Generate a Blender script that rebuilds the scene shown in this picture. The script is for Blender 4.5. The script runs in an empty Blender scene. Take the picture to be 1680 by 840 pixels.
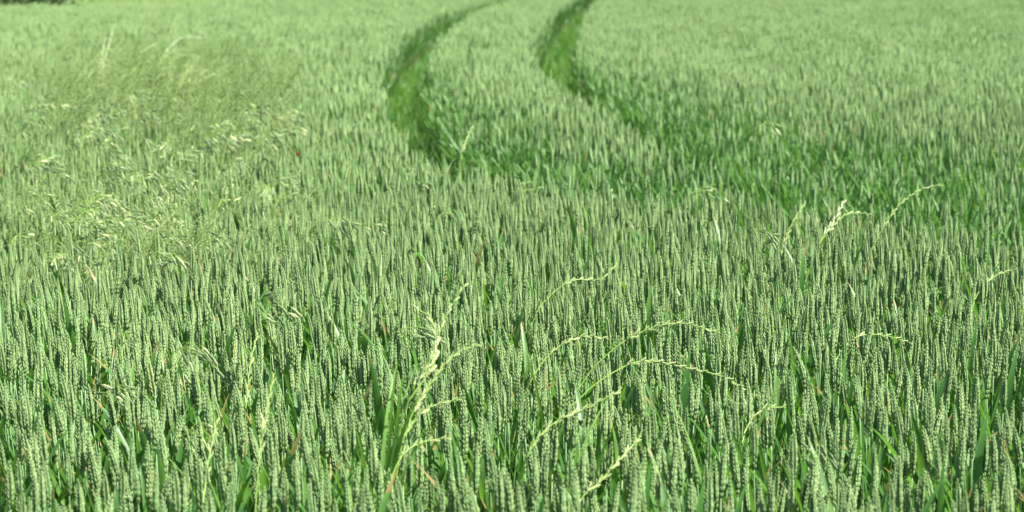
import bpy, math, random
import numpy as np
from mathutils import Vector, Matrix

random.seed(7)
rng = np.random.default_rng(7)
SC = bpy.context.scene
COL = SC.collection

# ------------------------------------------------------------------ camera
FPX = 2900.0                       # focal length in pixels of the 1680 px wide frame
PITCH = math.radians(9.9)
CAMZ = 1.92
CROP = 0.82                        # height of the ear tops
cam_d = bpy.data.cameras.new("camera")
cam = bpy.data.objects.new("camera", cam_d)
COL.objects.link(cam)
cam.location = (0, 0, CAMZ)
cam.rotation_euler = (math.pi / 2 - PITCH, 0, 0)
cam_d.sensor_width = 36.0
cam_d.lens = FPX / 1680 * 36.0
cam_d.clip_start = 0.1
cam_d.clip_end = 2000
cam_d.dof.use_dof = True
cam_d.dof.focus_distance = 5.2
cam_d.dof.aperture_fstop = 4.2
SC.camera = cam

# ------------------------------------------------------------------ sky and sun
SUN_EL = math.radians(60)
SUN_AZ = math.radians(113)          # clockwise from +Y (the view direction): to the right
w = bpy.data.worlds.new("World")
SC.world = w
w.use_nodes = True
nt = w.node_tree
nt.nodes.clear()
sky = nt.nodes.new("ShaderNodeTexSky")
sky.sky_type = 'NISHITA'
sky.sun_disc = False
sky.sun_elevation = SUN_EL
sky.sun_rotation = SUN_AZ
bg = nt.nodes.new("ShaderNodeBackground")
bg.inputs[1].default_value = 0.068
wo = nt.nodes.new("ShaderNodeOutputWorld")
nt.links.new(sky.outputs[0], bg.inputs[0])
nt.links.new(bg.outputs[0], wo.inputs[0])
sd = bpy.data.lights.new("sun", 'SUN')
sd.energy = 5.0
sd.angle = math.radians(0.53)
sd.color = (1.0, 0.955, 0.87)
sun = bpy.data.objects.new("sun", sd)
COL.objects.link(sun)
sdir = Vector((math.sin(SUN_AZ) * math.cos(SUN_EL), math.cos(SUN_AZ) * math.cos(SUN_EL), math.sin(SUN_EL)))
sun.rotation_euler = sdir.to_track_quat('Z', 'Y').to_euler()
sun.location = (20, -10, 40)

vs = SC.view_settings
vs.view_transform = 'Standard'
vs.look = 'None'
vs.exposure = 1.66
vs.gamma = 1.0
vs.use_curve_mapping = False
SC.cycles.max_bounces = 8
SC.cycles.diffuse_bounces = 4
SC.cycles.transmission_bounces = 4
SC.cycles.use_denoising = True
SC.cycles.denoiser = 'OPENIMAGEDENOISE'
SC.cycles.denoising_input_passes = 'RGB_ALBEDO_NORMAL'
SC.cycles.caustics_reflective = False
SC.cycles.caustics_refractive = False

# ------------------------------------------------------------------ pixel -> place
CP, SP = math.cos(PITCH), math.sin(PITCH)
def ray(px, py):
    a, b = (px - 840) / FPX, (420 - py) / FPX
    return Vector((a, CP + b * SP, -SP + b * CP))
def on_z(px, py, z=CROP):
    d = ray(px, py)
    t = (z - CAMZ) / d.z
    return Vector((0, 0, CAMZ)) + d * t
def at_y(px, py, Y):
    d = ray(px, py)
    return Vector((0, 0, CAMZ)) + d * (Y / d.y)
def to_px(p):
    x, y, z = p[0], p[1], p[2] - CAMZ
    f = y * CP - z * SP
    u = y * SP + z * CP
    return 840 + FPX * x / f, 420 - FPX * u / f

# ------------------------------------------------------------------ materials
def mat_new(name):
    m = bpy.data.materials.new(name)
    m.use_nodes = True
    m.node_tree.nodes.clear()
    return m, m.node_tree
def N(t, typ, **kw):
    n = t.nodes.new(typ)
    for k, v in kw.items():
        setattr(n, k, v)
    return n
def ramp(t, src, stops):
    r = N(t, "ShaderNodeValToRGB")
    e = r.color_ramp.elements
    while len(e) < len(stops):
        e.new(0.5)
    for i, (p, c) in enumerate(stops):
        e[i].position = p
        e[i].color = (*c, 1)
    t.links.new(src, r.inputs[0])
    return r.outputs[0]
def mix(t, fac, a, b, blend='MIX'):
    m = N(t, "ShaderNodeMix", data_type='RGBA', blend_type=blend)
    for s, v in ((m.inputs[0], fac), (m.inputs[6], a), (m.inputs[7], b)):
        if hasattr(v, "is_output"):
            t.links.new(v, s)
        elif isinstance(v, (int, float)):
            s.default_value = v
        else:
            s.default_value = (*v, 1)
    return m.outputs[2]
def per_plant(t):
    oi = N(t, "ShaderNodeObjectInfo")
    wn = N(t, "ShaderNodeTexWhiteNoise", noise_dimensions='3D')
    t.links.new(oi.outputs["Location"], wn.inputs[0])
    nz = N(t, "ShaderNodeTexNoise")
    nz.inputs["Scale"].default_value = 0.5
    nz.inputs["Detail"].default_value = 2
    t.links.new(oi.outputs["Location"], nz.inputs["Vector"])
    return wn.outputs[0], nz.outputs[0]

def plant_mat(name, stops, tip=None, tip_amt=0.0, rough=0.5, spec=0.4, trans=0.0, trans_col=None,
              speck=None, speck_scale=60, patch=None, dry=None, dry_from=0.8):
    m, t = mat_new(name)
    wn, patchn = per_plant(t)
    c = ramp(t, wn, stops)
    if patch:
        c = mix(t, ramp(t, patchn, [(0.38, (0, 0, 0)), (0.66, (1, 1, 1))]), c, patch)
    geo = N(t, "ShaderNodeNewGeometry")
    if speck:
        nz = N(t, "ShaderNodeTexNoise")
        nz.inputs["Scale"].default_value = speck_scale
        nz.inputs["Detail"].default_value = 3
        t.links.new(geo.outputs["Position"], nz.inputs["Vector"])
        c = mix(t, ramp(t, nz.outputs[0], [(0.42, (0, 0, 0)), (0.72, (1, 1, 1))]), c, speck)
    at = N(t, "ShaderNodeAttribute", attribute_name="along")
    if tip:
        mm = N(t, "ShaderNodeMath", operation='MULTIPLY')
        mm.inputs[1].default_value = tip_amt
        t.links.new(at.outputs["Fac"], mm.inputs[0])
        c = mix(t, mm.outputs[0], c, tip)
    if dry:
        nz = N(t, "ShaderNodeTexNoise")
        nz.inputs["Scale"].default_value = 5.0
        t.links.new(geo.outputs["Position"], nz.inputs["Vector"])
        ad = N(t, "ShaderNodeMath", operation='ADD')
        t.links.new(at.outputs["Fac"], ad.inputs[0])
        t.links.new(nz.outputs[0], ad.inputs[1])
        c = mix(t, ramp(t, ad.outputs[0], [(min(dry_from * 0.5 + 0.25, .98), (0, 0, 0)), (min(dry_from * 0.5 + 0.33, 1), (1, 1, 1))]), c, dry)
        ad.operation = 'MULTIPLY_ADD'
        ad.inputs[1].default_value = 0.5
        t.links.new(at.outputs["Fac"], ad.inputs[0])
        for l in list(t.links):
            if l.to_socket == ad.inputs[1]:
                t.links.remove(l)
        ad.inputs[1].default_value = 0.5
        t.links.new(nz.outputs[0], ad.inputs[2])
    p = N(t, "ShaderNodeBsdfPrincipled")
    t.links.new(c, p.inputs["Base Color"])
    p.inputs["Roughness"].default_value = rough
    p.inputs["Specular IOR Level"].default_value = spec
    out = N(t, "ShaderNodeOutputMaterial")
    if trans > 0:
        tr = N(t, "ShaderNodeBsdfTranslucent")
        tc = mix(t, 0.75, c, trans_col) if trans_col else c
        t.links.new(tc, tr.inputs[0])
        ms = N(t, "ShaderNodeMixShader")
        ms.inputs[0].default_value = trans
        t.links.new(p.outputs[0], ms.inputs[1])
        t.links.new(tr.outputs[0], ms.inputs[2])
        t.links.new(ms.outputs[0], out.inputs[0])
    else:
        t.links.new(p.outputs[0], out.inputs[0])
    return m

EAR_STOPS = [(0.0, (0.118, 0.225, 0.072)), (0.45, (0.170, 0.292, 0.100)), (0.9, (0.236, 0.355, 0.135)), (1.0, (0.31, 0.375, 0.13))]
M_EAR = plant_mat("wheat_ear", EAR_STOPS,
                  tip=(0.37, 0.47, 0.215), tip_amt=0.5, rough=0.55, spec=0.2, trans=0.2, trans_col=(0.32, 0.46, 0.14),
                  speck=(0.18, 0.315, 0.115), speck_scale=90, patch=(0.17, 0.295, 0.095))
M_FAR = plant_mat("brightened_wheat_ear", [(0.0, (0.205, 0.35, 0.12)), (0.5, (0.27, 0.42, 0.158)), (1.0, (0.34, 0.48, 0.20))],  # lighter copy of the ear colour; the far field's glow is painted in
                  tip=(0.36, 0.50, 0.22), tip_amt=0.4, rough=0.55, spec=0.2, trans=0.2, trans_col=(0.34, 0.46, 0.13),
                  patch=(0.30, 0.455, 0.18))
M_STEM = plant_mat("wheat_stem", [(0.0, (0.085, 0.18, 0.06)), (0.6, (0.12, 0.23, 0.085)), (1.0, (0.17, 0.27, 0.11))],
                   rough=0.45, spec=0.4, trans=0.05)
M_LEAF = plant_mat("wheat_leaf", [(0.0, (0.05, 0.15, 0.022)), (0.6, (0.08, 0.205, 0.03)), (1.0, (0.13, 0.265, 0.045))],
                   rough=0.42, spec=0.45, trans=0.42, trans_col=(0.15, 0.36, 0.03), speck=(0.06, 0.15, 0.05), speck_scale=25,
                   dry=(0.26, 0.21, 0.07), dry_from=1.46)
M_DRY = plant_mat("dry_leaf", [(0.0, (0.13, 0.08, 0.035)), (0.5, (0.22, 0.155, 0.07)), (1.0, (0.28, 0.23, 0.11))],
                  rough=0.7, spec=0.2, trans=0.2)
M_LUSH = plant_mat("lush_leaf", [(0.0, (0.046, 0.132, 0.022)), (0.5, (0.068, 0.172, 0.029)), (1.0, (0.11, 0.225, 0.048))],
                   rough=0.42, spec=0.4, trans=0.35, trans_col=(0.11, 0.27, 0.04))
M_LIME = plant_mat("ryegrass_leaf", [(0.0, (0.08, 0.20, 0.03)), (1.0, (0.15, 0.29, 0.05))], rough=0.4, trans=0.4, trans_col=(0.2, 0.42, 0.04))
M_RYE = plant_mat("ryegrass_spike", [(0.0, (0.24, 0.35, 0.10)), (0.5, (0.33, 0.43, 0.15)), (1.0, (0.46, 0.52, 0.23))],
                  tip=(0.55, 0.60, 0.30), tip_amt=0.5, rough=0.45, spec=0.4, trans=0.25, trans_col=(0.5, 0.6, 0.15))
M_RYESTEM = plant_mat("ryegrass_stem", [(0.0, (0.20, 0.36, 0.05)), (1.0, (0.30, 0.45, 0.09))], rough=0.45, trans=0.1)
M_PALE = plant_mat("bleached_and_glint_spike", [(0.0, (0.42, 0.52, 0.20)), (1.0, (0.56, 0.61, 0.32))], rough=0.5, trans=0.2)  # bleached ryegrass; also paints the glints on brome heads
M_WHITE = plant_mat("sun_bleached_spike", [(0.0, (0.56, 0.64, 0.40)), (1.0, (0.66, 0.71, 0.50))], rough=0.45, trans=0.2)
M_BROME = plant_mat("brome_spikelet", [(0.0, (0.08, 0.18, 0.05)), (0.5, (0.14, 0.25, 0.08)), (1.0, (0.26, 0.36, 0.15))],
                    tip=(0.44, 0.52, 0.27), tip_amt=0.6, rough=0.4, spec=0.5, trans=0.25, trans_col=(0.4, 0.52, 0.16))
M_WISP = plant_mat("wispy_grass", [(0.0, (0.145, 0.265, 0.06)), (0.6, (0.22, 0.345, 0.095)), (1.0, (0.40, 0.48, 0.20))], rough=0.5, trans=0.3)
M_GRASS = plant_mat("track_grass", [(0.0, (0.045, 0.14, 0.02)), (0.6, (0.075, 0.20, 0.028)), (1.0, (0.14, 0.26, 0.05))],
                    rough=0.45, trans=0.4, trans_col=(0.16, 0.36, 0.03))
M_BUSH = plant_mat("bush_leaf", [(0.0, (0.03, 0.075, 0.015)), (0.6, (0.045, 0.11, 0.02)), (1.0, (0.075, 0.15, 0.03))],
                   rough=0.4, spec=0.4, trans=0.3, trans_col=(0.08, 0.2, 0.02))
M_BARK = plant_mat("bark", [(0.0, (0.08, 0.055, 0.035)), (1.0, (0.13, 0.10, 0.07))], rough=0.85, spec=0.2)
M_POPPY = plant_mat("poppy_petal", [(0.0, (0.30, 0.05, 0.03)), (1.0, (0.46, 0.07, 0.035))], rough=0.6, spec=0.2, trans=0.35)
M_BLACK = plant_mat("poppy_centre", [(0.0, (0.02, 0.02, 0.015)), (1.0, (0.03, 0.03, 0.02))], rough=0.7)

def soil_mat(name, a, b, c):
    m, t = mat_new(name)
    g = N(t, "ShaderNodeNewGeometry")
    n1 = N(t, "ShaderNodeTexNoise"); n1.inputs["Scale"].default_value = 3; n1.inputs["Detail"].default_value = 8
    n2 = N(t, "ShaderNodeTexNoise"); n2.inputs["Scale"].default_value = 45; n2.inputs["Detail"].default_value = 6
    for n in (n1, n2):
        t.links.new(g.outputs["Position"], n.inputs["Vector"])
    col = ramp(t, n1.outputs[0], [(0.3, a), (0.55, b), (0.75, c)])
    col = mix(t, ramp(t, n2.outputs[0], [(0.35, (0, 0, 0)), (0.7, (0.7, 0.7, 0.7))]), col, a)
    p = N(t, "ShaderNodeBsdfPrincipled")
    t.links.new(col, p.inputs["Base Color"])
    p.inputs["Roughness"].default_value = 0.95
    p.inputs["Specular IOR Level"].default_value = 0.15
    bp = N(t, "ShaderNodeBump"); bp.inputs["Strength"].default_value = 0.8; bp.inputs["Distance"].default_value = 0.02
    t.links.new(n2.outputs[0], bp.inputs["Height"])
    t.links.new(bp.outputs[0], p.inputs["Normal"])
    o = N(t, "ShaderNodeOutputMaterial")
    t.links.new(p.outputs[0], o.inputs[0])
    return m
M_SOIL = soil_mat("soil", (0.10, 0.07, 0.045), (0.17, 0.12, 0.08), (0.23, 0.17, 0.115))
M_TRACK = soil_mat("track_soil", (0.19, 0.13, 0.08), (0.30, 0.22, 0.14), (0.37, 0.29, 0.19))
M_MARGIN = soil_mat("margin_soil", (0.09, 0.11, 0.03), (0.13, 0.15, 0.05), (0.18, 0.17, 0.07))

# ------------------------------------------------------------------ mesh builder
class MB:
    def __init__(s):
        s.v, s.f, s.m, s.a = [], [], [], []
    def vert(s, p, along=0.0):
        s.v.append((p[0], p[1], p[2])); s.a.append(along)
        return len(s.v) - 1
    def face(s, idx, mi=0):
        s.f.append(tuple(idx)); s.m.append(mi)
    def add(s, o, mat=None, moff=None):
        b = len(s.v)
        for p, a in zip(o.v, o.a):
            s.v.append(tuple(mat @ Vector(p)) if mat is not None else p); s.a.append(a)
        for f, m in zip(o.f, o.m):
            s.f.append(tuple(i + b for i in f)); s.m.append(m if moff is None else moff)
    def tube(s, pts, radii, sides=4, mi=0, a0=0.0, a1=0.0, cap=True):
        rings = []
        n = len(pts)
        for i, p in enumerate(pts):
            d = (pts[min(i + 1, n - 1)] - pts[max(i - 1, 0)]).normalized()
            u = d.orthogonal().normalized() if abs(d.z) < 0.9 else d.cross(Vector((0, 1, 0))).normalized()
            v = d.cross(u)
            al = a0 + (a1 - a0) * i / max(n - 1, 1)
            rings.append([s.vert(p + (u * math.cos(q) + v * math.sin(q)) * radii[i], al)
                          for q in (2 * math.pi * k / sides for k in range(sides))])
        for i in range(n - 1):
            for k in range(sides):
                s.face((rings[i][k], rings[i][(k + 1) % sides], rings[i + 1][(k + 1) % sides], rings[i + 1][k]), mi)
        if cap:
            s.face(rings[-1], mi)
    def lump(s, base, d, u, L, wu, wv, sides=5, mi=0, base_i=None, rings=((.22, .78), (.52, 1.0), (.82, .52)), tipbend=None):
        """pointed seed shape growing from base along d; its base pole may be an existing vertex"""
        d = d.normalized()
        u = (u - d * u.dot(d)).normalized()
        v = d.cross(u)
        b = base_i if base_i is not None else s.vert(base, 0.0)
        R = []
        for (q, r) in rings:
            c = base + d * (L * q)
            R.append([s.vert(c + u * (math.cos(a) * wu * r * .5) + v * (math.sin(a) * wv * r * .5), q * q)
                      for a in (2 * math.pi * k / sides for k in range(sides))])
        tp = s.vert(base + d * L + (tipbend if tipbend is not None else Vector((0, 0, 0))), 1.0)
        for k in range(sides):
            j = (k + 1) % sides
            s.face((b, R[0][j], R[0][k]), mi)
            for i in range(len(R) - 1):
                s.face((R[i][k], R[i][j], R[i + 1][j], R[i + 1][k]), mi)
            s.face((R[-1][k], R[-1][j], tp), mi)
    def ribbon(s, p0, d, L, W, seg=8, droop=1.0, twist=0.0, mi=0, fold=0.25, side=None, wprof=None, straight=0.3):
        """leaf blade: three vertices across, V-folded, bending under its weight"""
        p = Vector(p0); d = d.normalized()
        side = (side or d.cross(Vector((0, 0, 1)))).normalized()
        rows = []
        for i in range(seg + 1):
            q = i / seg
            wq = W * (wprof(q) if wprof else (min(1, .45 + q * 3.0) * (1 - q ** 2.6) + 0.02)) * .5
            nrm = side.cross(d).normalized()
            tw = Matrix.Rotation(twist * q, 3, d)
            sd_ = tw @ side; nn = tw @ nrm
            rows.append((s.vert(p - sd_ * wq + nn * wq * fold, q), s.vert(p, q), s.vert(p + sd_ * wq + nn * wq * fold, q)))
            bend = droop * (0 if q < straight else (q - straight)) * 2.2 / seg
            d = (Matrix.Rotation(-bend, 3, side) @ d).normalized()
            p = p + d * (L / seg)
        for i in range(seg):
            a, b = rows[i], rows[i + 1]
            s.face((a[0], a[1], b[1], b[0]), mi); s.face((a[1], a[2], b[2], b[1]), mi)
    def mesh(s, name, mats, smooth=True):
        me = bpy.data.meshes.new(name)
        me.from_pydata(s.v, [], s.f)
        for m in mats:
            me.materials.append(m)
        at = me.attributes.new("along", 'FLOAT', 'POINT')
        at.data.foreach_set("value", s.a)
        me.polygons.foreach_set("material_index", s.m)
        if smooth:
            me.polygons.foreach_set("use_smooth", [True] * len(s.f))
        me.update()
        return me

def obj(name, me, parent=None, loc=(0, 0, 0)):
    o = bpy.data.objects.new(name, me)
    COL.objects.link(o)
    o.location = loc
    if parent is not None:
        o.parent = parent
    return o
def tag(o, label=None, cat=None, group=None, kind=None):
    for k, v in (("label", label), ("category", cat), ("group", group), ("kind", kind)):
        if v:
            o[k] = v
    return o
U = random.uniform

# ------------------------------------------------------------------ wheat
def stem_path(R, H, n=6, bow=0.025):
    a = R.uniform(0, 6.283); b = bow * R.uniform(0.2, 1)
    dx, dy = math.cos(a) * b, math.sin(a) * b
    return [Vector((dx * q * q, dy * q * q, H * q)) for q in (i / (n - 1) for i in range(n))]

def wheat_ear(mb, R, base, axis, L, detail, mi=0):
    """two rows of overlapping spikelets on a zigzag rachis, all joined to the rachis"""
    axis = axis.normalized()
    ang = R.uniform(0, math.pi)
    u0 = axis.orthogonal().normalized()
    u0 = Matrix.Rotation(ang, 3, axis) @ u0
    bend_dir = u0.cross(axis)
    bend = R.uniform(-0.16, 0.16) if R.random() < .88 else R.uniform(.25, .4)
    n = {0: R.randint(19, 22), 1: R.randint(16, 18), 2: 11}[detail]
    prev = None
    twist = R.uniform(-0.3, 0.3)
    p = Vector(base)
    d = axis.copy()
    step = L * 0.9 / n
    for k in range(n):
        q = k / (n - 1)
        d = (d + bend_dir * (bend / n)).normalized()
        u = (Matrix.Rotation(twist * q, 3, axis) @ u0)
        v = d.cross(u)
        sgn = 1 if k % 2 == 0 else -1
        size = (0.62 + 0.5 * min(q / .22, 1)) * (1 - 0.58 * max(0, (q - .45) / .55) ** 1.4) * R.uniform(.93, 1.07)
        rp = p + u * (sgn * 0.0010)
        bi = mb.vert(rp, 0)
        if prev is not None:
            c = mb.vert((rp + mb_v(mb, prev)) * .5 + v * .0012, 0)
            mb.face((prev, c, bi), mi)
        prev = bi
        if detail == 0:
            fl = 0.0185 * size * (L / .1) ** .3
            for (vv, lift, ln, wd) in ((0, .32, 1.0, 1.0), (-.29, .23, .94, .95), (.29, .23, .94, .95)):
                dd = d + u * (sgn * (lift + R.uniform(-.05, .05))) + v * (vv + R.uniform(-.06, .06))
                mb.lump(rp, dd, u * sgn, fl * ln, 0.0053 * size * wd, 0.0064 * size * wd, 5, mi, bi,
                        tipbend=d * .0012 + u * (sgn * -.0004))
        elif detail == 1:
            mb.lump(rp, d + u * (sgn * .21), u * sgn, 0.0225 * size, 0.0075 * size, 0.0120 * size, 5, mi, bi)
        else:
            mb.lump(rp, d + u * (sgn * .22), u * sgn, 0.0260 * size, 0.0080 * size, 0.0108 * size, 4, mi, bi, rings=((.35, 1.0), (.75, .6)))
        p = p + d * step
    # terminal spikelet
    mb.lump(p, d, u0, 0.012, 0.0042, 0.0042, 4, mi, prev)
def mb_v(mb, i):
    return Vector(mb.v[i])

def wheat_leaf(mb, R, p0, az, z_elev, L, W, droop, seg, mi):
    d = Vector((math.cos(az) * math.cos(z_elev), math.sin(az) * math.cos(z_elev), math.sin(z_elev)))
    side = d.cross(Vector((0, 0, 1)))
    mb.ribbon(p0, d, L, W, seg, droop, R.uniform(-1.2, 1.2), mi, 0.3, side)

def wheat_plant(seed, detail, eared=True):
    """returns (stem, ear, [leaves]) mesh builders; material slots 0 ear 1 stem 2 leaf 3 dry"""
    R = random.Random(seed)
    H = 0.735 * R.uniform(0.97, 1.03) if eared else 0.62
    L = R.uniform(0.092, 0.130)
    path = stem_path(R, H)
    st = MB()
    st.tube(path, [.0023, .0023, .0022, .0019, .0016, .0012], 5 if detail == 0 else 3, 1)
    ax = (path[-1] - path[-2]).normalized() + Vector((R.uniform(-.1, .06), R.uniform(-.07, .07), 0))
    ear = MB()
    if eared:
        wheat_ear(ear, R, path[-1], ax, L, detail, 0)
    leaves = []
    az = R.uniform(0, 6.283)
    seg = {0: 9, 1: 6, 2: 4}[detail]
    spec = [(R.uniform(.70, .86), R.uniform(.15, .27), .019, R.uniform(.1, .9)),
            (R.uniform(.50, .62), R.uniform(.20, .30), .017, R.uniform(.4, 1.4)),
            (R.uniform(.28, .42), R.uniform(.18, .26), .011, R.uniform(.5, 1.6))]
    if detail == 0:
        spec.append((R.uniform(.74, .84), R.uniform(.14, .22), .015, R.uniform(.2, 1.0)))
    if not eared:
        spec = [(.98, R.uniform(.14, .20), .015, R.uniform(.0, .5)), (.85, R.uniform(.2, .28), .016, R.uniform(.2, .8)),
                (.65, R.uniform(.2, .28), .013, R.uniform(.3, 1.0)), (.4, .25, .012, 1.0)]
    for i, (hq, LL, W, dr) in enumerate(spec):
        q = hq * (len(path) - 1); k = min(int(q), len(path) - 2)
        p0 = path[k].lerp(path[k + 1], q - k)
        az += math.pi + R.uniform(-.6, .6)
        lf = MB()
        dry = (i == 2 and R.random() < .4 and eared)
        wheat_leaf(lf, R, p0, az, math.radians(R.uniform(58, 80)), LL, W * R.uniform(.85, 1.15), dr, seg, 3 if dry else 2)
        leaves.append(lf)
    return st, ear, leaves

WMATS = [M_EAR, M_STEM, M_LEAF, M_DRY]
UMATS = [M_EAR, M_STEM, M_LUSH, M_DRY]
def joined(parts):
    j = MB()
    for p in parts:
        j.add(p)
    return j
NV0, NV1, NU = 14, 10, 6
flag_az, near_parts, sources = [], [], []      # sources: meshes the crop scatters
for i in range(NV0):
    st, ear, lv = wheat_plant(100 + i, 0)
    flag_az.append(math.atan2(lv[0].v[13][1] - lv[0].v[1][1], lv[0].v[13][0] - lv[0].v[1][0]))
    near_parts.append((st.mesh("stem", WMATS), ear.mesh("ear", WMATS), [l.mesh("leaf", WMATS) for l in lv]))
    sources.append(joined([st, ear] + lv).mesh("wheat_near", WMATS))
V1 = len(sources)
for i in range(NV1):
    st, ear, lv = wheat_plant(300 + i, 1)
    sources.append(joined([st, ear] + lv).mesh("wheat_mid", WMATS))
VF = len(sources)                 # the same plants, ear colour lightened to paint brightness into the far field
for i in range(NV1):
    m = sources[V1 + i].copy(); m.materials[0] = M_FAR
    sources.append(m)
VU = len(sources)
for i in range(NU):
    st, ear, lv = wheat_plant(500 + i, 1, eared=False)
    sources.append(joined([st] + lv).mesh("wheat_leafy", UMATS))
VC = len(sources)
NC = 6
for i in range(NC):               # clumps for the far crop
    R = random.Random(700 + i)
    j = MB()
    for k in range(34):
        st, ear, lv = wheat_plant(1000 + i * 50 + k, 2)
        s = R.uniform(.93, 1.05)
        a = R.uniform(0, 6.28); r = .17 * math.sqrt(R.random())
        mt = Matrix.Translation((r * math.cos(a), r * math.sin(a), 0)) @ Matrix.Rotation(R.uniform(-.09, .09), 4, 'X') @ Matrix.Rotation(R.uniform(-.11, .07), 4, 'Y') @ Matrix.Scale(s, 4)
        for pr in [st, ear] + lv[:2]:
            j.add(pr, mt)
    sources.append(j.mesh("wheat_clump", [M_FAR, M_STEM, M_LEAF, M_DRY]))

VB = len(sources)                 # clumps for the crop beside the frame
for i in range(NC):
    m = sources[VC + i].copy(); m.materials[0] = M_EAR
    sources.append(m)

def scatter(name, pts, rots, scls, var, meshes, label, cat):
    """one object that draws copies of the meshes at its points"""
    me = bpy.data.meshes.new(name)
    me.vertices.add(len(pts))
    me.vertices.foreach_set("co", np.asarray(pts, dtype=np.float32).ravel())
    a = me.attributes.new("rot", 'FLOAT_VECTOR', 'POINT'); a.data.foreach_set("vector", np.asarray(rots, dtype=np.float32).ravel())
    a = me.attributes.new("scl", 'FLOAT_VECTOR', 'POINT'); a.data.foreach_set("vector", np.asarray(scls, dtype=np.float32).ravel())
    a = me.attributes.new("variant", 'INT', 'POINT'); a.data.foreach_set("value", np.asarray(var, dtype=np.int32))
    o = obj(name, me)
    mats = []
    for m in meshes:
        for x in m.materials:
            if x not in mats:
                mats.append(x)
    g = bpy.data.node_groups.new(name, 'GeometryNodeTree')
    g.interface.new_socket("Geometry", in_out='INPUT', socket_type='NodeSocketGeometry')
    g.interface.new_socket("Geometry", in_out='OUTPUT', socket_type='NodeSocketGeometry')
    gi = g.nodes.new("NodeGroupInput"); go = g.nodes.new("NodeGroupOutput")
    def named(nm, ty):
        n = g.nodes.new("GeometryNodeInputNamedAttribute"); n.data_type = ty
        n.inputs[0].default_value = nm
        return n.outputs[0]
    rot, scl, vr = named("rot", 'FLOAT_VECTOR'), named("scl", 'FLOAT_VECTOR'), named("variant", 'INT')
    jn = g.nodes.new("GeometryNodeJoinGeometry")
    used = set(int(x) for x in np.unique(var))
    for i, m in enumerate(meshes):
        if i not in used:
            continue
        so = bpy.data.objects.new(m.name, m)        # never linked to the scene
        oi = g.nodes.new("GeometryNodeObjectInfo")
        oi.inputs["Object"].default_value = so
        oi.inputs["As Instance"].default_value = False
        cp = g.nodes.new("FunctionNodeCompare"); cp.data_type = 'INT'; cp.operation = 'EQUAL'
        ins = [s for s in cp.inputs if s.type == 'INT']
        g.links.new(vr, ins[0]); ins[1].default_value = i
        ip = g.nodes.new("GeometryNodeInstanceOnPoints")
        g.links.new(gi.outputs[0], ip.inputs["Points"])
        g.links.new(cp.outputs[0], ip.inputs["Selection"])
        g.links.new(oi.outputs["Geometry"], ip.inputs["Instance"])
        g.links.new(rot, ip.inputs["Rotation"])
        g.links.new(scl, ip.inputs["Scale"])
        g.links.new(ip.outputs[0], jn.inputs[0])
    g.links.new(jn.outputs[0], go.inputs[0])
    md = o.modifiers.new("scatter", 'NODES')
    md.node_group = g
    tag(o, label, cat, None, "stuff")
    return o

# ------------------------------------------------------------------ lie of the field
def poly_of(pxs):
    return np.array([[*on_z(x, y)[:2]] for x, y in pxs])
LEFT = poly_of([(880, -14), (770, 15), (692, 58), (668, 105), (680, 160), (722, 212), (790, 248), (880, 276), (990, 298), (1130, 318)])
RIGHT = poly_of([(975, -14), (940, 15), (918, 55), (920, 95), (966, 138), (1060, 186), (1210, 262), (1400, 318), (1680, 372), (2000, 425)])
def smooth_line(P, n=12):
    out = []
    for i in range(len(P) - 1):
        p0, p1, p2, p3 = P[max(i - 1, 0)], P[i], P[i + 1], P[min(i + 2, len(P) - 1)]
        for k in range(n):
            t = k / n
            out.append(.5 * ((2 * p1) + (-p0 + p2) * t + (2 * p0 - 5 * p1 + 4 * p2 - p3) * t * t + (-p0 + 3 * p1 - 3 * p2 + p3) * t ** 3))
    out.append(P[-1])
    return np.array(out)
LEFT, RIGHT = smooth_line(LEFT), smooth_line(RIGHT)
def near_line(L, X, Y):
    """distance to a line, +1 on its right side seen from the camera, arc position"""
    best = np.full(X.shape, 1e9); side = np.zeros(X.shape); arc = np.zeros(X.shape)
    acc = 0
    for i in range(len(L) - 1):
        a, b = L[i], L[i + 1]; d = b - a; ln = np.hypot(*d) + 1e-9
        t = np.clip(((X - a[0]) * d[0] + (Y - a[1]) * d[1]) / ln ** 2, 0, 1)
        qx, qy = X - a[0] - t * d[0], Y - a[1] - t * d[1]
        ds = np.hypot(qx, qy)
        k = ds < best
        best = np.where(k, ds, best)
        side = np.where(k, np.sign(qx * -d[1] + qy * d[0]), side)   # lines run towards the camera
        arc = np.where(k, acc + t * ln, arc)
        acc += ln
    return best, side, arc / acc
def sst(x, a, b):
    t = np.clip((x - a) / (b - a), 0, 1)
    return t * t * (3 - 2 * t)
def wave(X, Y, s=1.0, o=0.0):
    return (np.sin(X * 1.7 * s + 1.3 + o) * np.cos(Y * 1.1 * s + .4 + o) + .6 * np.sin(X * 3.9 * s - Y * 2.3 * s + 2 + o) + .5 * np.cos(Y * 4.7 * s + X * 1.9 * s + o)) / 2.1
def field_edge(X):        # the crop ends along this line behind, on the left
    return np.where(X < -3.2, 37.5 + (X + 3.2) * 0.62, 90.0)
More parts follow.
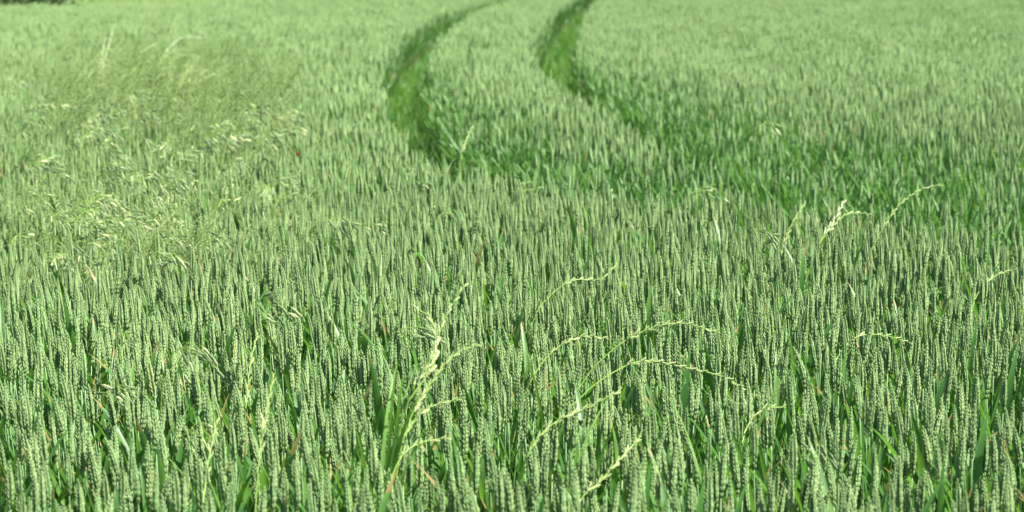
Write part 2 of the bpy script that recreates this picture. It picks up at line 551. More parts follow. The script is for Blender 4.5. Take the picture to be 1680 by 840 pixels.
def crop_state(X, Y):
    """open (1 in a wheel track), short (0..1 thin leafy crop)"""
    dl, sl, al = near_line(LEFT, X, Y)
    dr, sr, ar = near_line(RIGHT, X, Y)
    wl = np.interp(Y, [7.7, 8.2, 8.8, 9.6, 11, 13, 24, 45], [.12, .30, .36, .32, .22, .19, .25, .30]) * (1 + .2 * wave(X, Y, 2.0))
    wr = np.interp(Y, [6, 9, 12, 15, 25], [.14, .17, .20, .27, .29]) * (1 + .2 * wave(X, Y, 2.0, 2))
    opened = (dl < wl) | (dr < wr)
    # thin strip to the right of the right-hand track, widening towards the camera
    wid = np.interp(Y, [6, 8, 10, 13, 20, 40], [2.4, 2.7, 2.3, 1.5, .8, .5])
    short = np.where(sr > 0, (1 - sst(dr, wid * .38, wid * 1.15)), (1 - sst(dr, .2, .4)) * .5)
    wid2 = np.interp(Y, [6, 9, 13, 20, 40], [.7, 1.1, .8, .45, .25])
    short = np.maximum(short, np.where(sl > 0, .95 * (1 - sst(dl, wid2 * .5, wid2 * 1.15)), .3 * (1 - sst(dl, .2, .4))))
    short = np.clip(short * (1 + .25 * wave(X, Y, 1.6, 1)), 0, 1)
    return opened, short

def sheet(name, x0, x1, y0, y1, z, mat, nx=2, ny=2):
    mb = MB()
    for j in range(ny + 1):
        for i in range(nx + 1):
            mb.vert((x0 + (x1 - x0) * i / nx, y0 + (y1 - y0) * j / ny, z))
    for j in range(ny):
        for i in range(nx):
            a = j * (nx + 1) + i
            mb.face((a, a + 1, a + nx + 2, a + nx + 1))
    o = obj(name, mb.mesh(name, [mat]))
    return tag(o, None, None, None, "structure")
sheet("ground", -400, 400, -100, 700, 0.0, M_SOIL)
def strip(name, L, hw, z, mat, label):
    mb = MB(); rows = []
    for i in range(len(L)):
        d = L[min(i + 1, len(L) - 1)] - L[max(i - 1, 0)]; d = d / (np.hypot(*d) + 1e-9)
        n = np.array([-d[1], d[0]])
        rows.append([mb.vert((L[i][0] + n[0] * o, L[i][1] + n[1] * o, zz)) for o, zz in
                     ((-hw - .06, z), (-hw, z + .012), (-hw * .6, z - .0), (hw * .6, z - .0), (hw, z + .012), (hw + .06, z))])
    for i in range(len(L) - 1):
        for k in range(5):
            mb.face((rows[i][k], rows[i][k + 1], rows[i + 1][k + 1], rows[i + 1][k]))
    o = obj(name, mb.mesh(name, [mat]))
    return tag(o, label, "track", None, "structure")
strip("wheel_track", LEFT, .19, .006, M_TRACK, "left wheel track bending away through the wheat")
strip("wheel_track", RIGHT, .22, .006, M_TRACK, "right wheel track with bare soil between green weeds")
# grass margin behind the crop, upper left
mb = MB()
c = [mb.vert(p) for p in ((-3.4, 37.6, .004), (-3.4, 70, .004), (-60, 70, .004), (-60, 2.6, .004))]
mb.face(c)
tag(obj("field_margin", mb.mesh("field_margin", [M_MARGIN])), "rough grass strip beyond the crop at upper left", "ground", None, "structure")

# ---- wheat positions, plant by plant near, clumps far
NEAR_END, SPLIT = 8.0, 17.0
DENS = 420
def jitter_grid(x0, x1, y0, y1, dens):
    s = 1 / math.sqrt(dens)
    gx, gy = np.meshgrid(np.arange(x0, x1, s), np.arange(y0, y1, s))
    gx, gy = gx.ravel(), gy.ravel()
    return gx + rng.uniform(-.5, .5, gx.size) * s * 1.0, gy + rng.uniform(-.5, .5, gy.size) * s * 1.0
HW = 840 / FPX
X, Y = jitter_grid(-8, 8, 2.3, SPLIT, DENS)
k = np.abs(X) < HW * Y + 0.9 + .02 * Y
X, Y = X[k], Y[k]
opened, short = crop_state(X, Y)
k = ~opened
X, Y, short = X[k], Y[k], short[k]
n = X.size
leafy = rng.random(n) < short * .86
k = ~(leafy & (rng.random(n) < .02)) & ~((~leafy) & (rng.random(n) < .03 + .04 * wave(X, Y, 1.2, 3) + .38 * short))
X, Y, short, leafy = X[k], Y[k], short[k], leafy[k]
k = rng.random(X.size) < np.interp(Y, [2, 4.0, 5.5, 8.0], [.54, .62, .86, 1.0])
X, Y, short, leafy = X[k], Y[k], short[k], leafy[k]
n = X.size
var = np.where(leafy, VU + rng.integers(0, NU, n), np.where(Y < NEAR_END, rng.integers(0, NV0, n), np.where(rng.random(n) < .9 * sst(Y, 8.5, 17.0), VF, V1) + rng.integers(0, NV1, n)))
hs = 1 + rng.normal(0, .034, n) + .025 * wave(X, Y, .8) - .09 * short
hs -= .09 * sst(wave(X, Y, .45, 7), .55, .85)
hs = np.where(rng.random(n) < .07, hs - rng.uniform(.05, .16, n), hs)
lean = np.stack([rng.normal(0, .03, n), rng.normal(-.025, .030, n), rng.uniform(0, 6.283, n)], 1)
# tilt about world axes after the spin about z
rot = np.zeros((n, 3))
for i in range(n):
    rot[i] = (Matrix.Rotation(lean[i, 1], 3, 'Y') @ Matrix.Rotation(lean[i, 0], 3, 'X') @ Matrix.Rotation(lean[i, 2], 3, 'Z')).to_euler()
ws = rng.uniform(.86, 1.18, n)
scl = np.stack([ws, ws, hs], 1)
P = np.stack([X, Y, np.zeros(n)], 1)

# the 300 eared plants that show largest in the frame become things of their own
top = P + np.stack([np.sin(lean[:, 1]) * .76, -np.sin(lean[:, 0]) * .76, np.full(n, 0) + .775 * hs], 1)
fwd = top[:, 1] * CP - (top[:, 2] - CAMZ) * SP
px = 840 + FPX * top[:, 0] / fwd
py = 420 - FPX * (top[:, 1] * SP + (top[:, 2] - CAMZ) * CP) / fwd
vis = (px > 6) & (px < 1674) & (py < 838) & (~leafy)
cand = np.nonzero(vis)[0]
cand = cand[np.argsort(Y[cand])][:300]
single = np.zeros(n, bool); single[cand] = True

def part_zone(x):
    return ["in bottom left corner", "right of bottom left corner", "below left upright ryegrass", "left of pale ryegrass clump", "at foot of pale ryegrass clump",
            "right of pale ryegrass clump", "left of slanting ryegrass", "under slanting ryegrass", "below long arch's tip", "right of long arch's tip",
            "left of bottom right corner", "in bottom right corner"][int(min(11, max(0, x / 140)))]
def make_wheat(i):
    st, ear, lv = near_parts[int(var[i])]
    e = bpy.data.objects.new("wheat_plant", None)
    COL.objects.link(e)
    e.empty_display_size = .05
    e.location = P[i]; e.rotation_euler = rot[i]; e.scale = scl[i]
    obj("stem", st, e); obj("ear", ear, e)
    for l in lv:
        obj("leaf", l, e)
    zone = part_zone(px[i])
    row = "frontmost rank" if py[i] > 770 else "second rank"
    tilt = "leaning left" if lean[i, 1] < -.09 else ("leaning right" if lean[i, 1] > .01 else "upright")
    hgt = "short" if hs[i] < .94 else ("tall" if hs[i] > 1.03 else "mid-height")
    fa = (flag_az[int(var[i])] + lean[i, 2]) % (2 * math.pi)
    flag = ["flag leaf right", "flag leaf behind", "flag leaf left", "flag leaf in front"][int((fa + math.pi / 4) / (math.pi / 2)) % 4]
    lab = f"{hgt} {tilt} wheat, {flag}, {row} {zone}"
    tag(e, lab, "wheat", f"{row} wheat {zone}: {hgt}, {tilt}, {flag}")
for i in cand:
    make_wheat(i)

# far clumps
X2, Y2 = jitter_grid(-32, 32, 0.4, 82, 1 / .27 ** 2)
k = (np.abs(X2) < HW * Y2 + 5 + .03 * Y2) & (Y2 < field_edge(X2)) & ((Y2 > SPLIT) | ((np.abs(X2) > HW * Y2 + 1.02 + .02 * Y2) & (np.hypot(X2, Y2) > 2.4)))
X2, Y2 = X2[k], Y2[k]
op2, sh2 = crop_state(X2, Y2)
dl, _, _ = near_line(LEFT, X2, Y2); dr, _, _ = near_line(RIGHT, X2, Y2)
k = (dl > .46) & (dr > .44)
X2, Y2, sh2 = X2[k], Y2[k], sh2[k]
n2 = X2.size
lean2 = np.stack([rng.normal(0, .03, n2), rng.normal(-.03, .03, n2), rng.uniform(0, 6.283, n2)], 1)
s2 = 1 - .10 * sst(wave(X2, Y2, .45, 7), .55, .85) + rng.normal(0, .035, n2) + .025 * wave(X2, Y2, .8) - .06 * sh2
# single plants along the track edges of the far crop
X3, Y3 = jitter_grid(-4, 8, SPLIT, 55, 240)
o3, h3 = crop_state(X3, Y3)
dl, _, _ = near_line(LEFT, X3, Y3); dr, _, _ = near_line(RIGHT, X3, Y3)
k = ~o3 & ((dl < .50) | (dr < .48))
X3, Y3, h3 = X3[k], Y3[k], h3[k]
n3 = X3.size
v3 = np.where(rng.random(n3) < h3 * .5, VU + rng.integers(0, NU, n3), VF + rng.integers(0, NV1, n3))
r3 = np.stack([rng.normal(0, .05, n3), rng.normal(-.03, .05, n3), rng.uniform(0, 6.283, n3)], 1)
s3 = 1 + rng.normal(0, .04, n3) - .08 * h3
scatter("wheat_crop",
        np.concatenate([P[~single], np.stack([X2, Y2, X2 * 0], 1), np.stack([X3, Y3, X3 * 0], 1)]),
        np.concatenate([rot[~single], lean2, r3]),
        np.concatenate([scl[~single], np.stack([s2 * 0 + 1, s2 * 0 + 1, s2], 1), np.stack([s3, s3, s3], 1)]),
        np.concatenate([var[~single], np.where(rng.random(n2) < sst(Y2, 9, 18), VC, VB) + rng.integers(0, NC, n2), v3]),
        sources, "dense green wheat filling the field behind the front ranks", "wheat")

# ------------------------------------------------------------------ grass in the tracks, margin grass, wispy grass
def tuft(seed, n, h, wdt, droop, mats, rad=.05):
    R = random.Random(seed); mb = MB()
    for i in range(n):
        a = R.uniform(0, 6.283); r = rad * math.sqrt(R.random())
        az = R.uniform(0, 6.283); el = math.radians(R.uniform(45, 85))
        wheat_leaf(mb, R, Vector((r * math.cos(a), r * math.sin(a), 0)), az, el, h * R.uniform(.5, 1.1), wdt * R.uniform(.7, 1.3), R.uniform(.2, 1.4) * droop, 5, 0)
    return mb.mesh("tuft", mats)
tufts = [tuft(40 + i, 26, .34, .011, 1.0, [M_GRASS], .06) for i in range(5)]
def along(L, spread, n):
    i = rng.integers(0, len(L) - 1, n * 3); t = rng.random(n * 3)
    ln = np.hypot(*(L[1:] - L[:-1]).T)
    i = rng.choice(len(L) - 1, n * 3, p=ln / ln.sum())
    p = L[i] + (L[i + 1] - L[i]) * t[:, None]
    d = (L[i + 1] - L[i]) / (ln[i][:, None] + 1e-9)
    o = rng.uniform(-spread, spread, n * 3)
    p = p + np.stack([-d[:, 1], d[:, 0]], 1) * o[:, None]
    return p[:n], o[:n]
pl, ol = along(LEFT, .32, 4200)
pr, orr = along(RIGHT, .28, 4200)
keep = (np.abs(orr) > .09) | (rng.random(orr.size) < .12)
pr = pr[keep]
tp = np.concatenate([pl, pr])
nt_ = len(tp)
ts = rng.uniform(.35, 1.4, nt_)
scatter("track_grass", np.column_stack([tp, np.full(nt_, .004)]),
        np.column_stack([rng.normal(0, .05, nt_), rng.normal(0, .05, nt_), rng.uniform(0, 6.28, nt_)]),
        np.column_stack([ts, ts, ts]), rng.integers(0, 5, nt_), tufts,
        "bright green weeds and grass growing along the wheel tracks", "grass")

mg = [tuft(60 + i, 26, .55, .009, 1.1, [M_WISP], .14) for i in range(4)]
mx, my = jitter_grid(-44, -2, 16, 80, 9)
k = (my > field_edge(mx) + .1) & (mx < -3.1) & (np.abs(mx) < HW * my + 8)
mx, my = mx[k], my[k]
ms_ = rng.uniform(.7, 1.4, mx.size)
scatter("margin_grass", np.column_stack([mx, my, mx * 0]),
        np.column_stack([rng.normal(0, .08, mx.size), rng.normal(0, .08, mx.size), rng.uniform(0, 6.28, mx.size)]),
        np.column_stack([ms_, ms_, ms_]), rng.integers(0, 4, mx.size), mg,
        "yellowish long grass on the strip beyond the crop", "grass")

def wisp(seed):
    R = random.Random(seed); mb = MB()
    for i in range(4):
        H = R.uniform(.95, 1.25)
        az = R.uniform(-.9, .9); ln = R.uniform(.08, .38)
        b = Vector((R.uniform(-.05, .05), R.uniform(-.05, .05), 0))
        path = [b + Vector((math.cos(az) * ln * q ** 2.2, math.sin(az) * ln * q ** 2.2, H * (q - .13 * q ** 4))) for q in (0, .3, .55, .75, .88, 1)]
        mb.tube(path, [.002, .002, .0018, .0016, .0014, .001], 3, 0)
        for k in range(26):
            q = R.uniform(.72, 1.0)
            j = min(int(q * 5), 4)
            p = path[3].lerp(path[4], (q - .75) / .13) if q < .88 else path[4].lerp(path[5], (q - .88) / .12)
            a = R.uniform(0, 6.283); l2 = R.uniform(.02, .055) * (1.15 - q) * 4
            e = p + Vector((math.cos(a) * l2, math.sin(a) * l2, R.uniform(.2, .9) * l2))
            mb.tube([p, e], [.0007, .0006], 3, 0, cap=False)
            for z in range(3):
                pp = p.lerp(e, R.uniform(.5, 1.0))
                mb.lump(pp, (e - p).normalized() + Vector((R.uniform(-.5, .5), R.uniform(-.5, .5), R.uniform(-.3, .5))), Vector((1, .2, .1)), R.uniform(.010, .018), .0034, .0030, 3, 0, rings=((.5, 1.0),))
    return mb.mesh("wisp", [M_WISP])
wisps = [wisp(80 + i) for i in range(5)]
wx, wy, wlow = [], [], []
for _ in range(760):
    pxx, pyy = random.gauss(225, 95), random.gauss(128, 36)
    if random.random() < .22:
        pxx, pyy = random.uniform(-40, 430), random.uniform(70, 260)
    low_ = _ >= 420
    if low_:
        pxx, pyy = random.uniform(-60, 430), random.uniform(140, 410)
    p = on_z(pxx, pyy + 22)
    wx.append(p.x); wy.append(p.y); wlow.append(low_)
wx, wy = np.array(wx), np.array(wy)
wsx = np.where(np.array(wlow), rng.uniform(.74, .92, wx.size), rng.uniform(.85, 1.12, wx.size))
scatter("wispy_grass", np.column_stack([wx, wy, wx * 0]),
        np.column_stack([rng.normal(0, .06, wx.size), rng.normal(.08, .08, wx.size), rng.uniform(-.4, .4, wx.size)]),
        np.column_stack([wsx, wsx, wsx]), rng.integers(0, 5, wx.size), wisps,
        "misty pale fine bent grass standing above the wheat at upper left", "grass")

# ------------------------------------------------------------------ bushes behind the far left corner
def bush(loc, h, r, seed, label):
    R = random.Random(seed)
    e = bpy.data.objects.new("hedge_bush", None); COL.objects.link(e); e.location = loc
    tk = MB(); tips = []
    for i in range(7):
        a = R.uniform(0, 6.283)
        pts = [Vector((0, 0, -.02)) + Vector((math.cos(a) * .08, math.sin(a) * .08, 0)) * (i > 0)]
        d = Vector((math.cos(a) * .5, math.sin(a) * .5, 1)).normalized()
        for s in range(5):
            d = (d + Vector((R.uniform(-.3, .3), R.uniform(-.3, .3), R.uniform(-.1, .2)))).normalized()
            pts.append(pts[-1] + d * h * .19)
        tk.tube(pts, [.07, .055, .045, .035, .022, .01], 6, 0)
        tips += pts[2:]
    obj("trunk", tk.mesh("trunk", [M_BARK]), e)
    cr = MB()
    cl = [Vector((R.gauss(0, r * .5), R.gauss(0, r * .5), h * (.08 + .9 * R.random()))) for _ in range(150)] + tips
    for c in cl:
        k = R.uniform(.14, .34)
        for _ in range(26):
            p = c + Vector((R.gauss(0, k), R.gauss(0, k), R.gauss(0, k * .8)))
            if p.z < .05:
                p.z = .05 + R.random() * .3
            a = Vector((R.uniform(-1, 1), R.uniform(-1, 1), R.uniform(-.6, .6))).normalized()
            b = a.orthogonal().normalized(); b = Matrix.Rotation(R.uniform(0, 6.28), 3, a) @ b
            L, W = R.uniform(.05, .10), R.uniform(.025, .05)
            q = [cr.vert(p, 0), cr.vert(p + a * L * .5 + b * W, .5), cr.vert(p + a * L, 1), cr.vert(p + a * L * .5 - b * W, .5)]
            cr.face(q)
    o = obj("crown", cr.mesh("crown", [M_BUSH], False), e)
    tag(e, label, "bush", "bushes behind the far left corner of the field")
bush((-11.6, 35.6, 0), 2.6, 1.3, 1, "dark green bush at the extreme upper left corner")
bush((-9.9, 36.6, 0), 2.0, 0.8, 2, "smaller dark green bush right of the corner bush, upper left")

# ------------------------------------------------------------------ ryegrass stalks
def catmull(P, n=6):
    out = []
    for i in range(len(P) - 1):
        p0, p1, p2, p3 = P[max(i - 1, 0)], P[i], P[i + 1], P[min(i + 2, len(P) - 1)]
        for k in range(n):
            t = k / n
            out.append(.5 * ((2 * p1) + (p2 - p0) * t + (2 * p0 - 5 * p1 + 4 * p2 - p3) * t * t + (3 * p1 - p0 - 3 * p2 + p3) * t ** 3))
    out.append(P[-1])
    return out
def seed_mesh(seed, L, wu, wv, nf, mat, awn=0.0):
    """a spikelet: overlapping florets on a short axis, all joined at its base"""
    R = random.Random(seed); mb = MB()
    b = mb.vert((0, 0, 0)); prev = b
    for i in range(nf):
        s = 1 if i % 2 else -1
        z = L * .62 * i / max(nf - 1, 1)
        p = Vector((0, 0, z)); bi = b
        if i:
            c = mb.vert((.0004, .0003, z * .9)); bi = mb.vert(p); mb.face((prev, c, bi))
        prev = bi
        d = Vector((s * R.uniform(.14, .26), R.uniform(-.08, .08), 1))
        mb.lump(p, d, Vector((1, 0, 0)), L * R.uniform(.42, .5), wu, wv, 5, 0, bi)
        if awn:
            t = p + d.normalized() * L * .46
            ai = mb.vert(t + d.normalized() * awn + Vector((R.uniform(-.2, .2), R.uniform(-.2, .2), 0)) * awn, 1)
            mb.face((mb.vert(t + Vector((.0003, 0, 0)), 1), mb.vert(t - Vector((.0003, 0, 0)), 1), ai))
    return mb.mesh("spikelet", [mat])
RYE_SP = [seed_mesh(i, .021, .0040, .0030, 6, M_RYE) for i in range(4)]
PALE_SP = [seed_mesh(20 + i, .023, .0046, .0036, 6, M_PALE) for i in range(3)]
GLINT_SP = [seed_mesh(50 + i, .031, .0042, .0032, 8, M_PALE, .009) for i in range(2)]  # brome spikelets whose pale colour stands in for sun glints
WHITE_SP = [seed_mesh(30 + i, .028, .0060, .0046, 6, M_WHITE) for i in range(3)]
BROME_SP = [seed_mesh(40 + i, .033, .0046, .0036, 8, M_BROME, .009) for i in range(5)]

def ryegrass(pxs, label, spike=.55, pale=False, name="ryegrass", back=.12, spacing=.014, thick=.0019):
    """pixel path from the tip down to where the stalk leaves the crop; the stalk then runs to the ground"""
    Y0 = on_z(*pxs[-1], .74).y
    n = len(pxs)
    pts = [at_y(x, y, Y0 + back * (n - 1 - i) / max(n - 1, 1)) for i, (x, y) in enumerate(pxs)]
    pts.reverse()
    low = pts[0]
    d0 = (pts[1] - pts[0]).normalized()
    base = Vector((low.x - d0.x * .18 - (.05 if d0.x > 0 else -.05), low.y - .03, 0))
    mid = base.lerp(low, .5) + Vector((-d0.x * .04, 0, 0))
    path = catmull([base, mid] + pts)
    root = bpy.data.objects.new(name, None); COL.objects.link(root); root.location = base; root.empty_display_size = .05
    loc = [p - base for p in path]
    mb = MB()
    m = len(loc)
    mb.tube(loc, [thick * (1.1 - .6 * i / m) for i in range(m)], 5, 0)
    obj("stem", mb.mesh("stem", [M_RYESTEM]), root)
    # one blade low on the stalk
    lf = MB(); a = random.uniform(0, 6.28)
    lf.ribbon(loc[8], Vector((math.cos(a) * .5, math.sin(a) * .5, .8)), .2, .006, 8, 1.0, .5)
    obj("leaf", lf.mesh("leaf", [M_LUSH]), root)
    for k_ in range(5 if (600 < pxs[-1][0] < 680 and pxs[-1][1] > 700) else 2):
        lf = MB(); a = random.uniform(0, 6.28)
        lf.ribbon(loc[8 + k_ % 4], Vector((math.cos(a) * .3, math.sin(a) * .3, .9)), random.uniform(.32, .48), .0095, 10, random.uniform(.6, 1.4), random.uniform(-.8, .8))
        obj("leaf", lf.mesh("leaf", [M_LIME]), root)
    cum = [0]
    for i in range(1, m):
        cum.append(cum[-1] + (loc[i] - loc[i - 1]).length)
    above = cum[-1] - cum[12]
    s = cum[-1] - above * spike
    R = random.Random(hash(label) % 9999 if False else len(label) * 31 + int(pxs[0][0]))
    sg = 1
    nsp = 0
    while s < cum[-1] - .004:
        i = max(j for j in range(m) if cum[j] <= s); i = min(i, m - 2)
        t = (s - cum[i]) / max(cum[i + 1] - cum[i], 1e-6)
        p = loc[i].lerp(loc[i + 1], t)
        d = (loc[i + 1] - loc[i]).normalized()
        u = d.cross(Vector((0, 1, .25))).normalized()
        q = (s - (cum[-1] - above * spike)) / (above * spike)
        aim = (d + u * sg * R.uniform(.18, .42) + Vector((0, R.uniform(-.15, .15), 0))).normalized()
        me = R.choice(WHITE_SP if pale == 2 else PALE_SP if (pale or (R.random() < .14)) else RYE_SP)
        o = obj("spikelet", me, root, p)
        o.rotation_mode = 'QUATERNION'
        o.rotation_quaternion = aim.to_track_quat('Z', 'X')
        sc_ = (1.05 - .35 * q) * R.uniform(.85, 1.15)
        o.scale = (sc_, sc_, sc_)
        sg = -sg
        s += spacing * R.uniform(.7, 1.45)
        nsp += 1
    tag(root, label, "grass", "ryegrass stalks standing above the wheat", "thing")
    return root
G = ryegrass
G([(765, 465), (728, 525), (712, 580), (672, 652), (640, 790)], "tallest pale ryegrass stalk, pointing up right near lower centre", .55, True, spacing=.016)
G([(683, 507), (706, 522), (716, 560), (708, 605), (668, 668), (634, 800)], "bleached ryegrass stalk with its tip hooked left near lower centre", .42, True, spacing=.014)
G([(787, 565), (742, 585), (705, 632), (668, 700), (648, 800)], "pale green ryegrass stalk bowing right below the tallest stalk", .6)
G([(755, 655), (705, 668), (672, 700), (650, 750), (630, 812)], "yellowish ryegrass stalk arching right in the lower centre clump", .55)
G([(740, 718), (692, 726), (662, 745), (642, 785), (626, 836)], "lowest ryegrass stalk arching right in the lower centre clump", .5)
G([(1018, 640), (965, 668), (912, 692), (872, 735), (845, 815)], "thick yellow-green ryegrass stalk rising right below the long arch", .72)
G([(1052, 715), (1025, 745), (985, 790), (940, 850)], "short slanting ryegrass stalk at the bottom, right of centre", .75)
G([(1000, 556), (958, 552), (915, 570), (880, 610), (852, 680)], "thin ryegrass stalk curving over right at mid centre", .5)
G([(1240, 650), (1185, 618), (1120, 602), (1058, 592), (1008, 610), (955, 650), (915, 710)], "longest ryegrass stalk arching far right and drooping at its tip", .6)
G([(1178, 546), (1118, 530), (1058, 542), (1004, 575), (960, 622), (930, 690)], "ryegrass stalk arching above the longest arch", .5)
G([(1012, 432), (986, 458), (942, 460), (902, 486), (870, 540)], "faint ryegrass stalk with a white tip at picture centre", .55)
G([(1548, 303), (1508, 312), (1470, 342), (1440, 390), (1422, 440)], "high ryegrass stalk bending right over the dark green strip", .65)
G([(1385, 330), (1368, 362), (1346, 396), (1326, 450)], "white-tipped straight ryegrass stalk at right of middle", .5, 2)
G([(1428, 352), (1392, 350), (1362, 376), (1338, 412), (1322, 462)], "ryegrass stalk bending right beside the white-tipped stalk", .7)
G([(1322, 332), (1300, 366), (1284, 410), (1276, 456)], "slim ryegrass stalk left of the white-tipped stalk", .75)
G([(1492, 562), (1450, 550), (1408, 552), (1378, 580), (1362, 630)], "flat-topped ryegrass stalk low over the wheat at right", .5)
G([(1660, 443), (1628, 455), (1604, 482), (1590, 530)], "thin ryegrass stalk near the right picture edge", .45)
G([(1290, 668), (1252, 672), (1226, 700), (1212, 760)], "small ryegrass stalk below the drooping tip of the longest arch", .5)
G([(423, 545), (412, 590), (406, 640), (400, 720)], "upright yellow-green ryegrass stalk in the lower left wheat", .7)
G([(450, 612), (438, 672), (426, 745), (418, 850)], "long upright ryegrass stalk right of the lower left one", .6)
G([(356, 690), (344, 745), (336, 800), (332, 858)], "short upright ryegrass stalk near the bottom left", .6)
G([(187, 43), (179, 72), (171, 105), (168, 140)], "bright white grass stalk standing at upper left", .75, 2, "ryegrass", .2, .015, .003)
G([(172, 64), (168, 88), (164, 115), (160, 145)], "shorter white grass stalk beside the bright one at upper left", .7, 2, "ryegrass", .2, .015, .002)
G([(332, 62), (300, 62), (278, 78), (262, 104), (252, 150)], "pale grass stalk arching right at upper left", .6, 2, "ryegrass", .2, .015, .002)
G([(300, 18), (284, 40), (274, 70), (268, 120)], "topmost thin grass stalk in the upper left group", .45, False, "ryegrass", .2, .02, .0026)
G([(262, 70), (240, 80), (226, 98), (218, 140)], "grass stalk bending right between the white and arching stalks", .55, 2, "ryegrass", .2, .016, .0026)
G([(338, 98), (300, 90), (276, 108), (262, 150)], "lower pale grass stalk arching right at upper left", .6, True, "ryegrass", .2, .015, .002)
G([(352, 122), (332, 130), (312, 150), (300, 185)], "pale grass stalk farthest right in the upper left group", .5, 2, "ryegrass", .2, .016, .002)
G([(318, 84), (288, 82), (268, 96), (254, 128), (248, 165)], "middle pale grass stalk arching right at upper left", .6, True, "ryegrass", .2, .014, .0026)
G([(300, 124), (284, 128), (268, 142), (258, 175)], "short pale grass stalk under the arching ones at upper left", .6, 2, "ryegrass", .2, .016, .0026)
G([(262, 148), (272, 122), (292, 108), (322, 112)][::-1], "drooping pale grass stalk inside the upper left group", .6, True, "ryegrass", .2, .015, .0026)
G([(205, 122), (196, 135), (190, 152), (186, 185)], "short pale grass stalk right of the bright white one", .6, True, "ryegrass", .2, .015, .0026)
for i in range(12):
    x0 = random.uniform(105, 320); y0 = random.uniform(62, 130); r_ = random.uniform(18, 60); h_ = random.uniform(.25, .9)
    G([(x0 + r_, y0), (x0 + r_ * .55, y0 + r_ * .05 * h_), (x0 + r_ * .2, y0 + r_ * .4), (x0, y0 + r_ * .9), (x0 - 4, y0 + r_ + 38)], "thin pale grass stalk bowing right inside the upper left wispy clump", .5, i % 3 == 0, "ryegrass", .2, .017, .0022)
G([(776, 206), (768, 222), (760, 245), (752, 285)], "small pale seed head beside the end of the left track", .6, True, "ryegrass", .1, .013, .0026)

# ------------------------------------------------------------------ brome panicles
def brome(pxy, label, group, R, H=None):
    p = on_z(pxy[0], pxy[1] + 14, .86)
    root = bpy.data.objects.new("brome_grass", None); COL.objects.link(root)
    root.location = (p.x, p.y, 0); root.empty_display_size = .05
    far = 1.3 if pxy[1] < 270 else 1.0
    H = H or R.uniform(.80, 1.0) + (.05 if far > 1 else 0)
    az = R.gauss(0, .9)                  # heads hang to the right, with the wind
    wind = Vector((math.cos(az), math.sin(az), 0))
    pts = [Vector((0, 0, 0)), Vector((.01, 0, H * .5)) + wind * .01, wind * .03 + Vector((0, 0, H * .85)), wind * .07 + Vector((0, 0, H * .97)),
           wind * .12 + Vector((0, 0, H)), wind * .16 + Vector((0, 0, H * .985))]
    path = catmull(pts, 4)
    mb = MB(); m = len(path)
    mb.tube(path, [.0014 * (1.1 - .7 * i / m) for i in range(m)], 4, 0)
    sp = []
    for k in range(R.randint(8, 13)):
        q = R.uniform(.62, 1.0); j = min(int(q * (m - 1)), m - 1)
        b = path[j]
        ln = R.uniform(.02, .08)
        out = (wind * R.uniform(.2, 1.1) + Vector((R.uniform(-.6, .6), R.uniform(-.6, .6), R.uniform(-.1, .7)))).normalized()
        c1 = b + out * ln * .6
        c2 = c1 + (out + Vector((0, 0, -1.0))).normalized() * ln * .45
        mb.tube([b, c1, c2], [.0005, .0004, .0004], 3, 0, cap=False)
        sp.append((c2, (out * R.uniform(.2, .7) + wind * .7 + Vector((0, 0, -R.uniform(.0, 1.9)))).normalized()))
    obj("stem", mb.mesh("stem", [M_RYESTEM]), root)
    for c, d in sp:
        o = obj("spikelet", R.choice(GLINT_SP if R.random() < .25 else BROME_SP), root, c)
        o.rotation_mode = 'QUATERNION'; o.rotation_quaternion = d.to_track_quat('Z', 'X')
        s = R.uniform(.85, 1.25) * far; o.scale = (s, s, s)
    tag(root, label, "grass", group, "thing")
R = random.Random(5)
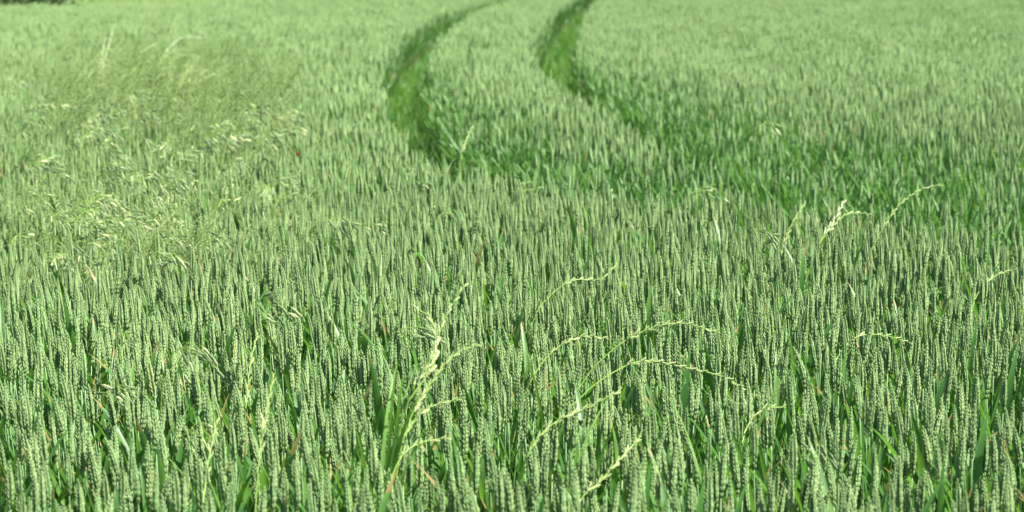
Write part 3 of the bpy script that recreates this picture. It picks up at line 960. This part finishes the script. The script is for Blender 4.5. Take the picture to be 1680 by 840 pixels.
for (x, y, lab) in [(500, 372, "bright drooping brome head with white glints left of centre"), (452, 325, "drooping brome head above the bright glinting one"),
                    (625, 252, "drooping brome head left of the left track's end"), (545, 385, "brome head right of the bright glinting one"),
                    (900, 288, "white glinting brome head at the near edge of the middle strip"), (972, 308, "dark-centred brome head right of the white glinting one"),
                    (1000, 322, "brome head lying right, below the middle strip"), (1212, 372, "small brome head below the right track"),
                    (1230, 248, "far brome head on the edge of the right track"), (600, 545, "drooping brome head left of the tallest pale ryegrass"),
                    (250, 632, "drooping brome head low in the left wheat"), (195, 580, "brome head left of the lower left ryegrass"),
                    (120, 612, "brome head in the wheat at lower left edge"), (1265, 668, "brome head right of the longest arch"),
                    (1200, 400, "brome head in the wheat right of centre"), (345, 372, "brome head hanging right, lowest of the left weedy patch"),
                    (640, 300, "brome head among ears left of centre track"), (845, 345, "single brome head near picture centre"),
                    (700, 365, "single brome head left of picture centre"), (1100, 330, "brome head on the near side of the middle strip"),
                    (265, 645, "lower of the paired brome heads at lower left"), (380, 560, "brome head beside the upright yellow-green ryegrass")]:
    brome((x, y), lab, "brome heads scattered through the wheat", R)
for i in range(150):
    x = R.uniform(-5, 450); y = 160 + 258 * R.random() ** 1.25
    if x > 300 and y > 330:
        x -= 290
    band = ["topmost", "upper", "middle", "lower", "lowest"][min(4, int((y - 160) / 52))]
    side = ["left edge", "left side", "centre", "right side", "right edge"][min(4, int(max(0, x) / 86))]
    brome((x, y), f"drooping brome head at {side} of the left weedy patch, {band} part", f"brome heads of the left weedy patch, {band} {side}", R)

# ------------------------------------------------------------------ poppy
pp = on_z(487, 249, .90)
root = bpy.data.objects.new("poppy", None); COL.objects.link(root); root.location = (pp.x, pp.y, 0); root.scale = (1, 1, 1.05)
mb = MB(); mb.tube([Vector((0, 0, 0)), Vector((.01, 0, .4)), Vector((0, 0, .83))], [.0016, .0014, .0012], 5, 0)
obj("stem", mb.mesh("stem", [M_LEAF]), root)
for i in range(4):
    mb = MB(); a = i * math.pi / 2 + .3
    rows = []
    for r_ in range(5):
        q = r_ / 4
        rows.append([mb.vert((math.cos(a + t * .75 * q ** .5) * .013 * q, math.sin(a + t * .75 * q ** .5) * .013 * q, .83 + .024 * q ** 1.6 + .003 * math.sin(t * 9) * q), q) for t in (-1, -.5, 0, .5, 1)])
    for r_ in range(4):
        for t in range(4):
            mb.face((rows[r_][t], rows[r_][t + 1], rows[r_ + 1][t + 1], rows[r_ + 1][t]))
    obj("petal", mb.mesh("petal", [M_POPPY]), root)
mb = MB(); mb.lump(Vector((0, 0, .828)), Vector((0, 0, 1)), Vector((1, 0, 0)), .014, .011, .011, 7, 0)
obj("seed_capsule", mb.mesh("seed_capsule", [M_BLACK]), root)
tag(root, "small red poppy flower among the wheat left of centre", "poppy")
